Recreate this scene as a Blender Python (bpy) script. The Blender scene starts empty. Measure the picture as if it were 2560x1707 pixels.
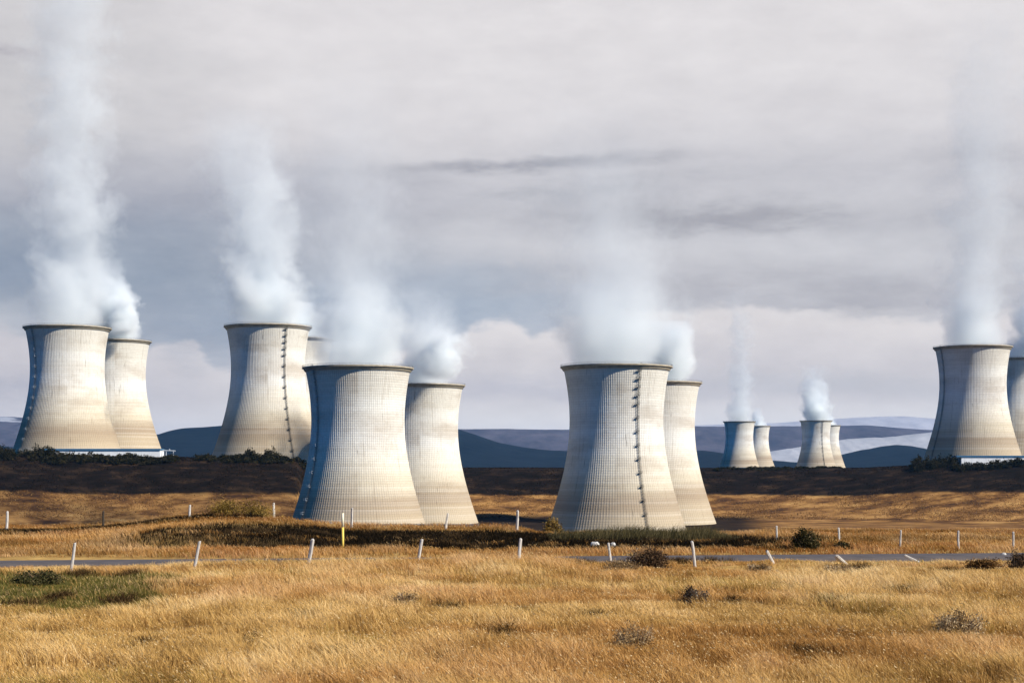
import bpy, math, random
import numpy as np
from mathutils import Vector

scene = bpy.context.scene
COL = scene.collection
R = math.radians
random.seed(7)
rng = np.random.default_rng(11)

# ------------------------------------------------------------------ camera, sky, sun, exposure
F = 4000.0          # focal length in photograph pixels (2560 wide)
HZ = 1168.0         # row of the eye-level line
EYE = 4.0           # eye height above the road
cam_d = bpy.data.cameras.new('camera')
cam = bpy.data.objects.new('camera', cam_d)
COL.objects.link(cam)
cam.location = (0, 0, EYE)
cam.rotation_euler = (R(90), 0, 0)
cam_d.sensor_width = 36.0
cam_d.lens = 36.0 * F / 2560.0
cam_d.shift_y = (HZ - 853.5) / 2560.0
cam_d.clip_start = 0.5
cam_d.clip_end = 80000
scene.camera = cam

SUN_AZ = R(63)      # to the right of straight behind the camera
SUN_EL = R(36)
SUNV = Vector((math.sin(SUN_AZ) * math.cos(SUN_EL), -math.cos(SUN_AZ) * math.cos(SUN_EL), math.sin(SUN_EL)))
sun_d = bpy.data.lights.new('sun', 'SUN')
sun_d.energy = 5.0
sun_d.angle = R(0.5)
sun_d.color = (1.0, 0.925, 0.80)
sun = bpy.data.objects.new('sun', sun_d)
COL.objects.link(sun)
sun.rotation_euler = SUNV.to_track_quat('Z', 'Y').to_euler()

scene.view_settings.view_transform = 'Standard'
scene.view_settings.look = 'None'
scene.view_settings.exposure = 0.5
scene.view_settings.gamma = 1.0
scene.cycles.use_denoising = True
scene.cycles.max_bounces = 14
scene.cycles.diffuse_bounces = 3
scene.cycles.glossy_bounces = 2
scene.cycles.transparent_max_bounces = 12
scene.cycles.volume_bounces = 12
scene.cycles.volume_max_steps = 256
scene.cycles.volume_step_rate = 0.3


def lin(r, g=None, b=None):
    if g is None:
        r, g, b = r
    f = lambda c: (c / 255 / 12.92) if c / 255 <= 0.04045 else ((c / 255 + 0.055) / 1.055) ** 2.4
    return (f(r), f(g), f(b), 1.0)


class NG:
    """tiny node-graph writer"""
    def __init__(self, nt):
        self.nt = nt

    def new(self, t, **kw):
        n = self.nt.nodes.new(t)
        for k, v in kw.items():
            setattr(n, k, v)
        return n

    def link(self, a, b):
        self.nt.links.new(a, b)

    def put(self, sock, v):
        if hasattr(v, 'is_output'):
            self.link(v, sock)
        else:
            sock.default_value = v

    def m(self, op, a, b=None, c=None, clamp=False):
        n = self.new('ShaderNodeMath', operation=op, use_clamp=clamp)
        for i, v in enumerate((a, b, c)):
            if v is not None:
                self.put(n.inputs[i], v)
        return n.outputs[0]

    def add(self, a, b): return self.m('ADD', a, b)
    def sub(self, a, b): return self.m('SUBTRACT', a, b)
    def mul(self, a, b): return self.m('MULTIPLY', a, b)
    def div(self, a, b): return self.m('DIVIDE', a, b)

    def vm(self, op, a, b=None, scale=None):
        n = self.new('ShaderNodeVectorMath', operation=op)
        self.put(n.inputs[0], a)
        if b is not None:
            self.put(n.inputs[1], b)
        if scale is not None:
            self.put(n.inputs['Scale'], scale)
        return n.outputs['Value'] if op in ('LENGTH', 'DOT_PRODUCT') else n.outputs['Vector']

    def xyz(self, x, y, z):
        n = self.new('ShaderNodeCombineXYZ')
        for i, v in enumerate((x, y, z)):
            self.put(n.inputs[i], v)
        return n.outputs[0]

    def sep(self, v):
        n = self.new('ShaderNodeSeparateXYZ')
        self.put(n.inputs[0], v)
        return n.outputs[0], n.outputs[1], n.outputs[2]

    def smooth(self, v, lo, hi, a=0.0, b=1.0):
        n = self.new('ShaderNodeMapRange', interpolation_type='SMOOTHSTEP')
        self.put(n.inputs['Value'], v)
        self.put(n.inputs['From Min'], lo)
        self.put(n.inputs['From Max'], hi)
        self.put(n.inputs['To Min'], a)
        self.put(n.inputs['To Max'], b)
        return n.outputs[0]

    def noise(self, vec, scale, detail=4.0, rough=0.55, color=False, dist=0.0):
        n = self.new('ShaderNodeTexNoise')
        self.put(n.inputs['Vector'], vec)
        n.inputs['Scale'].default_value = scale
        n.inputs['Detail'].default_value = detail
        n.inputs['Roughness'].default_value = rough
        n.inputs['Distortion'].default_value = dist
        return n.outputs['Color'] if color else n.outputs['Fac']

    def mix(self, fac, a, b, blend='MIX'):
        n = self.new('ShaderNodeMix', data_type='RGBA', blend_type=blend)
        self.put(n.inputs['Factor'], fac)
        self.put(n.inputs['A'] if False else n.inputs[6], a)
        self.put(n.inputs[7], b)
        return n.outputs[2]

    def ramp(self, fac, stops, interp='LINEAR'):
        n = self.new('ShaderNodeValToRGB')
        self.put(n.inputs[0], fac)
        cr = n.color_ramp
        cr.interpolation = interp
        while len(cr.elements) < len(stops):
            cr.elements.new(0.5)
        for e, (p, c) in zip(cr.elements, sorted(stops, key=lambda s: s[0])):
            e.position = p
            e.color = c if len(c) == 4 else (*c, 1)
        return n.outputs[0]


# ---- sky: a clear Nishita sky with a bank of layered cloud ahead
world = bpy.data.worlds.new('World')
scene.world = world
world.use_nodes = True
g = NG(world.node_tree)
world.node_tree.nodes.clear()
sky = g.new('ShaderNodeTexSky', sky_type='NISHITA')
sky.sun_disc = False
sky.sun_elevation = SUN_EL
sky.sun_rotation = math.atan2(SUNV.x, SUNV.y)
sky.air_density = 1.0
sky.dust_density = 0.4
sky.ozone_density = 2.5
bg_sky = g.new('ShaderNodeBackground')
g.link(g.mix(1.0, sky.outputs[0], (0.08, 0.56, 1.10, 1), 'MULTIPLY'), bg_sky.inputs[0])
bg_sky.inputs[1].default_value = 0.062
tc = g.new('ShaderNodeTexCoord')
dx, dy, dz = g.sep(g.vm('NORMALIZE', tc.outputs['Generated']))
az = g.m('ARCTAN2', dx, dy)
el = g.m('ARCSINE', dz)
U = g.mul(az, 4.0)                                   # thousands of photo pixels from the centre
V = g.sub(1.168, g.mul(el, 4.0))
base_v = g.xyz(g.mul(U, 0.55), g.mul(V, 2.2), 3.7)
w1 = g.vm('SUBTRACT', g.noise(base_v, 1.6, 6, 0.55, color=True), (0.5, 0.5, 0.5))
wx, wy, wz = g.sep(w1)
w2 = g.vm('SUBTRACT', g.noise(g.xyz(g.mul(U, 1.6), g.mul(V, 3.4), 1.3), 4.2, 6, 0.6, color=True), (0.5, 0.5, 0.5))
vx, vy, vz = g.sep(w2)
w3 = g.vm('SUBTRACT', g.noise(g.xyz(g.mul(U, 1.2), g.mul(V, 2.6), 5.1), 13.0, 5, 0.65, color=True), (0.5, 0.5, 0.5))
kx, ky, kz = g.sep(w3)
brk = g.smooth(g.noise(g.xyz(g.mul(U, 1.0), g.mul(V, 4.2), 2.2), 3.0, 8, 0.66), 0.36, 0.58, 0.25, 1.1)
UW = g.add(U, g.add(g.mul(wx, 0.55), g.mul(vx, 0.12)))
VW = g.add(V, g.add(g.mul(wy, 0.16), g.add(g.mul(vy, 0.06), g.mul(ky, 0.02))))
VS = g.add(V, g.add(g.mul(wy, 0.06), g.add(g.mul(vy, 0.075), g.mul(ky, 0.03))))


def P(px):
    return (px - 1280) / 1000.0


vn = lambda y: (y + 400) / 1700.0 
cc = g.ramp(g.div(g.add(VW, 0.4), 1.7), [
    (vn(-300), lin(214, 214, 218)), (vn(0), lin(228, 223, 224)), (vn(180), lin(229, 225, 226)), (vn(330), lin(222, 218, 220)),
    (vn(430), lin(200, 198, 203)), (vn(480), lin(206, 204, 209)), (vn(560), lin(188, 187, 193)), (vn(620), lin(209, 208, 212)),
    (vn(690), lin(196, 195, 200)), (vn(750), lin(188, 187, 193)), (vn(820), lin(208, 206, 209)), (vn(960), lin(208, 205, 210)),
    (vn(1060), lin(226, 223, 226)), (vn(1200), lin(222, 220, 224))], 'B_SPLINE')


def blob(col, px, py, sx, sy, k, c, soft=(0.0, 1.6), u=UW, v=VW):
    a = g.div(g.sub(u, P(px)), sx / 1000.0)
    b = g.div(g.sub(v, py / 1000.0), sy / 1000.0)
    d = g.m('SQRT', g.add(g.mul(a, a), g.mul(b, b)))
    f = g.mul(g.smooth(d, soft[1], soft[0]), k)
    if sy < 70:
        f = g.m('MULTIPLY', f, brk, clamp=True)
    return g.mix(f, col, lin(*c))


cc = blob(cc, 40, 260, 460, 330, 0.75, (194, 192, 194))
cc = blob(cc, 330, 560, 700, 150, 0.85, (163, 165, 178))
cc = blob(cc, 250, 700, 640, 160, 0.92, (132, 147, 166))
cc = blob(cc, 0, 690, 260, 70, 0.6, (108, 126, 152))
cc = blob(cc, 620, 830, 420, 130, 0.85, (140, 153, 172))
cc = blob(cc, 1060, 780, 420, 110, 0.9, (160, 174, 192))
cc = blob(cc, 1260, 745, 200, 70, 0.55, (158, 170, 186))
cc = blob(cc, 1240, 432, 440, 26, 0.9, (160, 160, 169), soft=(0.15, 1.4))
cc = blob(cc, 900, 460, 200, 22, 0.5, (176, 176, 184))
cc = blob(cc, 1750, 562, 580, 34, 0.9, (165, 164, 171), soft=(0.15, 1.4))
cc = blob(cc, 1330, 515, 300, 20, 0.7, (168, 169, 177), soft=(0.1, 1.4))
cc = blob(cc, 1500, 480, 420, 24, 0.5, (176, 176, 183))
cc = blob(cc, 2380, 440, 160, 60, 0.5, (178, 177, 184))
cc = blob(cc, 1500, 660, 420, 30, 0.6, (200, 198, 202))
cc = blob(cc, 1900, 720, 640, 52, 0.8, (181, 179, 185))
cc = blob(cc, 2250, 760, 330, 40, 0.7, (180, 178, 184))
# low pale bank with crisp tops
fx = g.ramp(g.div(g.add(U, 1.6), 3.2), [((P(px) + 1.6) / 3.2, (h, h, h)) for px, h in (
    (-200, .82), (0, .825), (90, .84), (240, .93), (340, .93), (400, .865), (490, .862), (545, .92), (700, .93), (830, .885), (960, .872),
    (1100, .862), (1180, .81), (1270, .80), (1330, .835), (1440, .79), (1600, .772), (1800, .765), (2000, .77), (2150, .795), (2300, .80), (2700, .78))])
edge = g.sub(VS, fx)
bank_c = g.mix(g.smooth(g.add(edge, g.mul(wz, 0.22)), 0.0, 0.16), lin(234, 227, 225), lin(211, 205, 207))
bank_c = g.mix(g.smooth(V, 0.97, 1.06), bank_c, lin(238, 232, 229))
leftf = g.smooth(U, P(900), P(150))
bank_c = g.mix(g.mul(leftf, 0.75), bank_c, g.mix(g.smooth(g.add(V, g.mul(wz, 0.2)), 0.86, 1.02), lin(196, 190, 195), lin(206, 199, 202)))
cc = g.mix(g.mul(g.smooth(edge, -0.006, 0.022), 0.92), cc, bank_c)
cc = blob(cc, 60, 985, 330, 40, 0.5, (164, 164, 178), u=UW, v=VW)
cc = blob(cc, 520, 900, 60, 60, 0.35, (150, 160, 178))
cc = blob(cc, 1420, 960, 380, 34, 0.6, (192, 189, 198))
cc = blob(cc, 2000, 950, 420, 36, 0.6, (200, 199, 204))
cc = blob(cc, 1990, 790, 260, 16, 0.6, (226, 221, 221), u=U, v=VS)
# dark scraps top left
cc = blob(cc, -20, 198, 150, 22, 0.8, (158, 153, 163), soft=(0.2, 1.5))
cc = blob(cc, -10, 40, 60, 18, 0.6, (160, 157, 164))
cc = blob(cc, 110, 48, 34, 14, 0.6, (162, 158, 166))
fine = g.noise(g.xyz(g.mul(U, 2.2), g.mul(V, 5.5), 8.0), 2.2, 8, 0.62)
cc = g.mix(0.17, cc, g.ramp(fine, [(0.25, (0.28, 0.29, 0.33)), (0.75, (0.92, 0.91, 0.92))]))
bg_cl = g.new('ShaderNodeBackground')
g.link(cc, bg_cl.inputs[0])
bg_cl.inputs[1].default_value = 0.725
maskc = g.mul(g.smooth(g.m('ABSOLUTE', g.add(az, g.mul(wx, 0.12))), R(33), R(23)), g.smooth(g.add(el, g.mul(wy, 0.06)), R(25), R(18)))
mixs = g.new('ShaderNodeMixShader')
g.link(maskc, mixs.inputs[0])
g.link(bg_sky.outputs[0], mixs.inputs[1])
g.link(bg_cl.outputs[0], mixs.inputs[2])
wo = g.new('ShaderNodeOutputWorld')
g.link(mixs.outputs[0], wo.inputs[0])


# ------------------------------------------------------------------ helpers
def tag(o, label=None, cat=None, group=None, kind=None):
    if label: o['label'] = label
    if cat: o['category'] = cat
    if group: o['group'] = group
    if kind: o['kind'] = kind
    return o


def empty(name, loc, rz=0.0):
    o = bpy.data.objects.new(name, None)
    COL.objects.link(o)
    o.location = loc
    o.rotation_euler = (0, 0, rz)
    o.empty_display_size = 1.0
    return o


def mesh_obj(name, verts, faces, mat, parent=None, smooth=False, cols=None):
    """verts (n,3), faces list of index tuples or an int array (n,3)/(n,4)"""
    me = bpy.data.meshes.new(name)
    verts = np.asarray(verts, dtype=np.float32)
    if isinstance(faces, np.ndarray):
        k = faces.shape[1]
        nf = len(faces)
        me.vertices.add(len(verts))
        me.vertices.foreach_set('co', verts.ravel())
        me.loops.add(nf * k)
        me.loops.foreach_set('vertex_index', faces.astype(np.int32).ravel())
        me.polygons.add(nf)
        me.polygons.foreach_set('loop_start', np.arange(0, nf * k, k, dtype=np.int32))
        me.update(calc_edges=True)
    else:
        me.from_pydata([tuple(map(float, v)) for v in verts], [], faces)
        me.update()
    me.polygons.foreach_set('use_smooth', np.full(len(me.polygons), smooth, dtype=bool))
    if cols is not None:
        a = me.color_attributes.new('tint', 'FLOAT_COLOR', 'POINT')
        c = np.ones((len(verts), 4), dtype=np.float32)
        c[:, :cols.shape[1]] = cols
        a.data.foreach_set('color', c.ravel())
    if mat: me.materials.append(mat)
    o = bpy.data.objects.new(name, me)
    COL.objects.link(o)
    if parent: o.parent = parent
    return o


class MB:
    """collects boxes, bars and loose faces into one mesh"""
    def __init__(self):
        self.v, self.f = [], []

    def add(self, vs, fs):
        n = len(self.v)
        self.v += [tuple(p) for p in vs]
        self.f += [tuple(i + n for i in q) for q in fs]

    def box(self, c, ax, ay, az):
        c, ax, ay, az = Vector(c), Vector(ax), Vector(ay), Vector(az)
        vs = [c + sx * ax + sy * ay + sz * az for sz in (-1, 1) for sy in (-1, 1) for sx in (-1, 1)]
        self.add(vs, [(0, 2, 3, 1), (4, 5, 7, 6), (0, 1, 5, 4), (2, 6, 7, 3), (0, 4, 6, 2), (1, 3, 7, 5)])

    def bar(self, a, b, r, n=6, r2=None):
        a, b = Vector(a), Vector(b)
        d = (b - a).normalized()
        s = d.orthogonal().normalized()
        t = d.cross(s)
        r2 = r if r2 is None else r2
        vs = [a + (s * math.cos(k * 2 * math.pi / n) + t * math.sin(k * 2 * math.pi / n)) * r for k in range(n)]
        vs += [b + (s * math.cos(k * 2 * math.pi / n) + t * math.sin(k * 2 * math.pi / n)) * r2 for k in range(n)]
        fs = [(k, (k + 1) % n, n + (k + 1) % n, n + k) for k in range(n)]
        fs += [tuple(range(n - 1, -1, -1)), tuple(range(n, 2 * n))]
        self.add(vs, fs)

    def build(self, name, mat, parent=None, smooth=False):
        return mesh_obj(name, self.v, self.f, mat, parent, smooth)


def vnoise(x, y, seed=0):
    """smooth 2-D value noise, 0..1"""
    x = np.asarray(x, dtype=np.float64); y = np.asarray(y, dtype=np.float64)
    xi = np.floor(x).astype(np.int64); yi = np.floor(y).astype(np.int64)
    xf = x - xi; yf = y - yi
    xf = xf * xf * (3 - 2 * xf); yf = yf * yf * (3 - 2 * yf)

    def h(a, b):
        n = (a * 374761393 + b * 668265263 + seed * 974634777) & 0xFFFFFFFF
        n = ((n ^ (n >> 13)) * 1274126177) & 0xFFFFFFFF
        n = (n ^ (n >> 16)) & 0xFFFFFFFF
        return n / 4294967295.0
    a = h(xi, yi) * (1 - xf) + h(xi + 1, yi) * xf
    b = h(xi, yi + 1) * (1 - xf) + h(xi + 1, yi + 1) * xf
    return a * (1 - yf) + b * yf


def fbm(x, y, seed=0, oct=4):
    s, a, t = 0.0, 0.5, 0.0
    for k in range(oct):
        s = s + a * vnoise(x * 2 ** k, y * 2 ** k, seed + k * 17)
        t += a
        a *= 0.5
    return s / t


def sst(v, lo, hi):
    t = np.clip((v - lo) / (hi - lo), 0, 1)
    return t * t * (3 - 2 * t)


def road_mid(x):
    return 69.6 + 0.135 * x


ROAD_HALF = 2.9


def hill_k(x, y, px, d):
    # 0 on the valley floor, 1 on the moor above it; the slope bends back behind the two front pairs of towers
    a = np.interp(px, [742, 800, 880, 1850, 2700, 5600], [1055, 1115, 1268, 1268, 1195, 1150])
    return sst(d + 14 * (fbm(x / 90, y / 90, 5) - 0.5), a, a + 155)


def ground_z(x, y):
    x = np.asarray(x, dtype=np.float64); y = np.asarray(y, dtype=np.float64)
    d = np.maximum(y, 1.0)
    px = np.clip(1280 + F * x / d, -3000, 5600)
    px = np.where(y < 1.0, 1280, px)
    off = np.abs(y - road_mid(x))
    lump = 0.32 * (fbm(x / 5.5, y / 5.5, 3) - 0.5) + 0.16 * (fbm(x / 1.3, y / 1.3, 9, 2) - 0.5)
    z = lump * sst(off, 2.9, 6.0) * (1 - 0.5 * sst(d, 60, 75)) * (1 - sst(d, 300, 900))
    z = z - 0.12 * (1 - sst(off, 2.4, 4.2))
    z = z + 0.55 * np.exp(-((px - 570) / 200.0) ** 2) * sst(d, 84, 101)
    amp = np.interp(px, [150, 420, 720, 860, 1250, 1380, 1850, 1950, 2150], [0, .5, .5, .16, .12, .10, .10, .05, .0])
    z = z + amp * sst(d, 77.5, 82.5) * (1 - 0.55 * sst(d, 90, 101))
    dc = np.interp(px, [-200, 1250, 1370, 1850, 1960, 2700], [106, 106, 91, 91, 97, 97])
    e = np.maximum(d - dc, 0.0)
    z = z - 0.052 * (np.sqrt(e * e + 16.0) - 4.0)
    z = np.maximum(z, -38 + 1.2 * (fbm(x / 60, y / 60, 21) - 0.5))
    top = np.interp(px, [-1500, 0, 330, 560, 720, 860, 1500, 2160, 2300, 2560, 4000], [10, 12.5, 12, 11.0, 10.0, 3.6, 3.2, 3.0, 6.0, 8.5, 8.0])
    k = hill_k(x, y, px, d)
    far = np.interp(px, [-1500, 700, 1000, 4000], [9, 8, -5, -5])
    top = top + (far - top) * sst(d, 1750, 3000)
    top = top + 1.1 * (fbm(x / 40, y / 40, 31) - 0.5) * (1 - sst(d, 1300, 1800))
    z = z * (1 - k) + top * k
    return z


def gz(x, y):
    return float(ground_z(np.array([x]), np.array([y]))[0])


def at(px, d):
    return (px - 1280) / F * d


def zat(py, d):
    return EYE + (HZ - py) / F * d


# ------------------------------------------------------------------ materials
def mat(name):
    m = bpy.data.materials.new(name)
    m.use_nodes = True
    nt = m.node_tree
    nt.nodes.clear()
    g = NG(nt)
    out = g.new('ShaderNodeOutputMaterial')
    return m, g, out


def principled(g, out, col, rough=0.85, spec=0.25, normal=None, metal=0.0):
    b = g.new('ShaderNodeBsdfPrincipled')
    g.put(b.inputs['Base Color'], col)
    g.put(b.inputs['Roughness'], rough)
    b.inputs['Specular IOR Level'].default_value = spec
    b.inputs['Metallic'].default_value = metal
    if normal is not None:
        g.link(normal, b.inputs['Normal'])
    g.link(b.outputs[0], out.inputs['Surface'])
    return b


def bump(g, h, strength, dist):
    n = g.new('ShaderNodeBump')
    n.inputs['Strength'].default_value = strength
    n.inputs['Distance'].default_value = dist
    g.link(h, n.inputs['Height'])
    return n.outputs[0]


def concrete():
    m, g, out = mat('weathered_concrete')
    tcn = g.new('ShaderNodeTexCoord')
    oi = g.new('ShaderNodeObjectInfo')
    p = tcn.outputs['Object']
    x, y, z = g.sep(p)
    ang = g.m('ARCTAN2', x, y)
    # unrolled coordinates, metres
    au = g.mul(ang, 32.0)
    seed = g.mul(oi.outputs['Random'], 60.0)
    lifts = g.m('FRACT', g.mul(z, 1 / 1.5))
    seam = g.smooth(g.m('ABSOLUTE', g.sub(lifts, 0.5)), 0.36, 0.47)
    liftid = g.m('FLOOR', g.mul(z, 1 / 1.5))
    lt = g.new('ShaderNodeTexWhiteNoise', noise_dimensions='2D')
    g.link(g.xyz(liftid, seed, 0), lt.inputs['Vector'])
    panel = g.new('ShaderNodeTexWhiteNoise', noise_dimensions='3D')
    g.link(g.xyz(liftid, g.m('FLOOR', g.mul(ang, 145 / (2 * math.pi))), seed), panel.inputs['Vector'])
    big = g.noise(g.xyz(g.mul(au, 0.35), g.mul(z, 1.0), seed), 0.05, 5, 0.6)
    band = g.noise(g.xyz(g.mul(au, 0.10), g.mul(z, 1.6), seed), 0.11, 5, 0.62)
    streak = g.noise(g.xyz(g.mul(au, 2.4), g.mul(z, 0.10), seed), 0.33, 4, 0.6)
    spots = g.noise(g.xyz(g.mul(au, 1.0), g.mul(z, 1.0), seed), 0.9, 3, 0.7)
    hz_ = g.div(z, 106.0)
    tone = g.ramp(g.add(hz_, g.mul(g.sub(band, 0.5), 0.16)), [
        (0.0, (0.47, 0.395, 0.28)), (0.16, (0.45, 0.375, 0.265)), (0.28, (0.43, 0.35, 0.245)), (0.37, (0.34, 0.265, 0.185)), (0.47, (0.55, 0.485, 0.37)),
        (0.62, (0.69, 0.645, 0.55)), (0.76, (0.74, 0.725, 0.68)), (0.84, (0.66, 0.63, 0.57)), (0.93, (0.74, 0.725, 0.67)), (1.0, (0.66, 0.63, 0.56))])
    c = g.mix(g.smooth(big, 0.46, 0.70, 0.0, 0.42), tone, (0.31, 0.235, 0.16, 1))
    c = g.mix(g.smooth(streak, 0.56, 0.76, 0.0, 0.5), c, (0.25, 0.19, 0.13, 1))
    c = g.mix(g.mul(g.smooth(spots, 0.62, 0.76), g.smooth(big, 0.42, 0.62, 0.0, 0.5)), c, (0.20, 0.15, 0.10, 1))
    c = g.mix(g.mul(g.sub(lt.outputs['Value'], 0.5), 0.26), c, (0.9, 0.86, 0.78, 1))
    c = g.mix(g.mul(panel.outputs['Value'], 0.10), c, (0.30, 0.235, 0.165, 1))
    drip = g.noise(g.xyz(g.mul(au, 3.2), g.mul(z, 0.16), g.add(seed, 9)), 0.30, 3, 0.5)
    c = g.mix(g.mul(g.smooth(drip, 0.66, 0.72), g.smooth(g.noise(g.xyz(au, z, g.add(seed, 5)), 0.06, 3, 0.5), 0.5, 0.62, 0, 0.75)), c, (0.09, 0.07, 0.055, 1))
    c = g.mix(g.mul(seam, 0.12), c, (0.22, 0.16, 0.10, 1))
    nrm = bump(g, g.add(g.mul(seam, -0.6), g.mul(spots, 0.5)), 0.5, 0.3)
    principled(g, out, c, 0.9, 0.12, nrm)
    return m


def plain(name, col, rough=0.7, var=0.25, scale=3.0, spec=0.25, metal=0.0):
    m, g, out = mat(name)
    tcn = g.new('ShaderNodeTexCoord')
    n = g.noise(tcn.outputs['Object'], scale, 5, 0.6)
    dark = tuple(c * (1 - var) for c in col[:3]) + (1,)
    lite = tuple(min(1, c * (1 + var)) for c in col[:3]) + (1,)
    c = g.ramp(n, [(0.3, dark), (0.7, lite)])
    principled(g, out, c, rough, spec, bump(g, n, 0.2, 0.02), metal)
    return m


def tinted(name, trans=0.25, rough=0.7):
    """leaf and blade material: colour from the mesh attribute plus a little light through the blade"""
    m, g, out = mat(name)
    a = g.new('ShaderNodeAttribute', attribute_name='tint')
    d = g.new('ShaderNodeBsdfDiffuse')
    t = g.new('ShaderNodeBsdfTranslucent')
    g.link(a.outputs['Color'], d.inputs[0])
    g.link(a.outputs['Color'], t.inputs[0])
    mx = g.new('ShaderNodeMixShader')
    mx.inputs[0].default_value = trans
    g.link(d.outputs[0], mx.inputs[1])
    g.link(t.outputs[0], mx.inputs[2])
    g.link(mx.outputs[0], out.inputs['Surface'])
    return m


M = {}
M['concrete'] = concrete()
M['rim'] = plain('rim_concrete', (0.36, 0.31, 0.23), 0.85, 0.25, 0.4)
M['rail'] = plain('railing_steel', (0.16, 0.15, 0.13), 0.6, 0.2, 1.0)
M['dark_steel'] = plain('dark_ladder_steel', (0.035, 0.037, 0.04), 0.6, 0.2, 1.0)
M['pale_steel'] = plain('pale_grey_steel', (0.42, 0.46, 0.5), 0.5, 0.15, 1.0)
M['blade'] = tinted('grass_blade', 0.3)
M['leaf'] = tinted('shrub_leaf', 0.2)
M['twig'] = plain('twig_bark', (0.19, 0.12, 0.07), 0.9, 0.35, 9.0)
M['white_wall'] = plain('white_cladding', (0.78, 0.79, 0.8), 0.55, 0.06, 0.15)
M['tan_wall'] = plain('tan_cladding', (0.42, 0.33, 0.23), 0.7, 0.12, 0.15)
M['blue_roof'] = plain('blue_roof_edge', (0.05, 0.14, 0.25), 0.5, 0.15, 0.2)
M['grey_roof'] = plain('dark_roof_edge', (0.13, 0.12, 0.11), 0.6, 0.15, 0.2)
M['rock'] = plain('pale_rock', (0.55, 0.52, 0.48), 0.85, 0.3, 4.0)
M['yellow'] = plain('yellow_paint', (0.72, 0.52, 0.10), 0.5, 0.12, 5.0)
M['cream'] = plain('cream_paint', (0.72, 0.66, 0.48), 0.5, 0.1, 5.0)


def wood(name, col):
    m, g, out = mat(name)
    tcn = g.new('ShaderNodeTexCoord')
    x, y, z = g.sep(tcn.outputs['Object'])
    oi = g.new('ShaderNodeObjectInfo')
    n = g.noise(g.xyz(g.mul(x, 14), g.mul(y, 14), g.add(g.mul(z, 1.6), g.mul(oi.outputs['Random'], 30))), 2.5, 5, 0.6)
    k = g.noise(g.xyz(x, y, g.add(z, g.mul(oi.outputs['Random'], 30))), 3.0, 3, 0.6)
    c = g.ramp(n, [(0.28, tuple(0.45 * a for a in col)), (0.5, col), (0.75, tuple(min(1, 1.18 * a) for a in col))])
    c = g.mix(g.smooth(k, 0.56, 0.72, 0, 0.7), c, tuple(0.3 * a for a in col) + (1,))
    principled(g, out, c, 0.9, 0.15, bump(g, n, 0.6, 0.02))
    return m


M['post'] = wood('weathered_post', (0.52, 0.48, 0.43))
M['post_dark'] = wood('dark_post', (0.07, 0.055, 0.04))

# ------------------------------------------------------------------ ground sheet
th_front = np.linspace(-R(24), R(24), 561)
th_side = np.concatenate([np.linspace(R(24), R(180), 61)[1:], np.linspace(R(180), R(336), 61)[1:-1]])
TH = np.concatenate([th_front, th_side])
RR = np.concatenate([np.geomspace(2.0, 24, 30)[:-1], np.linspace(24, 110, 260)[:-1], np.geomspace(110, 1040, 90)[:-1],
                     np.linspace(1040, 1440, 130)[:-1], np.geomspace(1440, 4200, 50)[:-1], np.geomspace(4200, 23000, 24)])
tt, rr = np.meshgrid(TH, RR)
# in front the rings are straight rows (distance = depth) so that ridges stay smooth
lim = np.clip(np.abs(np.where(tt > math.pi, tt - 2 * math.pi, tt)), 0, R(60))
rad = rr / np.cos(np.minimum(lim, R(24)))
gx = rad * np.sin(tt)
gy = rad * np.cos(tt)
gzv = ground_z(gx.ravel(), gy.ravel())
nth, nr = len(TH), len(RR)
V_ = np.concatenate([np.stack([gx.ravel(), gy.ravel(), gzv], 1), [[0, 0, 0.0]]])
i, j = np.meshgrid(np.arange(nr - 1), np.arange(nth), indexing='ij')
i = i.ravel(); j = j.ravel(); j2 = (j + 1) % nth
quads = np.stack([i * nth + j, i * nth + j2, (i + 1) * nth + j2, (i + 1) * nth + j], 1)[:, ::-1]
capv = len(V_) - 1
cap = np.stack([np.full(nth, capv), np.arange(nth), (np.arange(nth) + 1) % nth, (np.arange(nth) + 1) % nth], 1)


def zone_masks(x, y):
    d = np.maximum(y, 1.0)
    px = 1280 + F * x / d
    py = HZ + (EYE - ground_z(x, y)) * F / d
    warp = 26 * (fbm(x / 3.5, y / 3.5, 41) - 0.5)
    green = sst(520 - px + 420 * (fbm(x / 2.2, y / 2.2, 43) - 0.5), -60, 230) * sst(d + warp * .12, 41, 46) * (1 - sst(d + warp * .08, 56.5, 59.5)) * (y > 5)
    heath = sst(hill_k(x, y, np.clip(px, -3000, 5600), d) + 0.035 * (fbm(x / 60, y / 60, 51) - 0.5) + 0.04 * (fbm(x / 9, y / 9, 52) - .5) - 0.09 * (fbm(x / 90, y / 90, 5) - 0.5), 0.455, 0.485)
    ed = np.interp(px, [240, 420, 760, 860, 1200, 1380, 1850, 1900, 2050, 2100], [0, .5, 1, 1, 1, 1, 1, .5, .35, 0])
    floor = sst(d + 20 * (fbm(x / 25, y / 25, 55) - .5), 118, 150) * (1 - sst(hill_k(x, y, np.clip(px, -3000, 5600), d), 0.02, 0.12)) * (d < 1500) * (1 - sst(px, 1840, 1960) * sst(d, 975, 1010))
    heath = np.maximum(heath, floor * 0.96)  # hidden valley floor darkened to cut light bounced onto the towers
    bank = ed * sst(d + 4.5 * (fbm(x / 2.2, y / 2.2, 61) - 0.5), 76.6, 78.2) * (1 - sst(d + 5 * (fbm(x / 2.2, y / 2.2, 63) - 0.5) - np.interp(px, [300, 700, 820, 1330, 1400], [1, 5, 9, 9, 2]), 84, 88.5))
    return green, heath, bank


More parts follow.
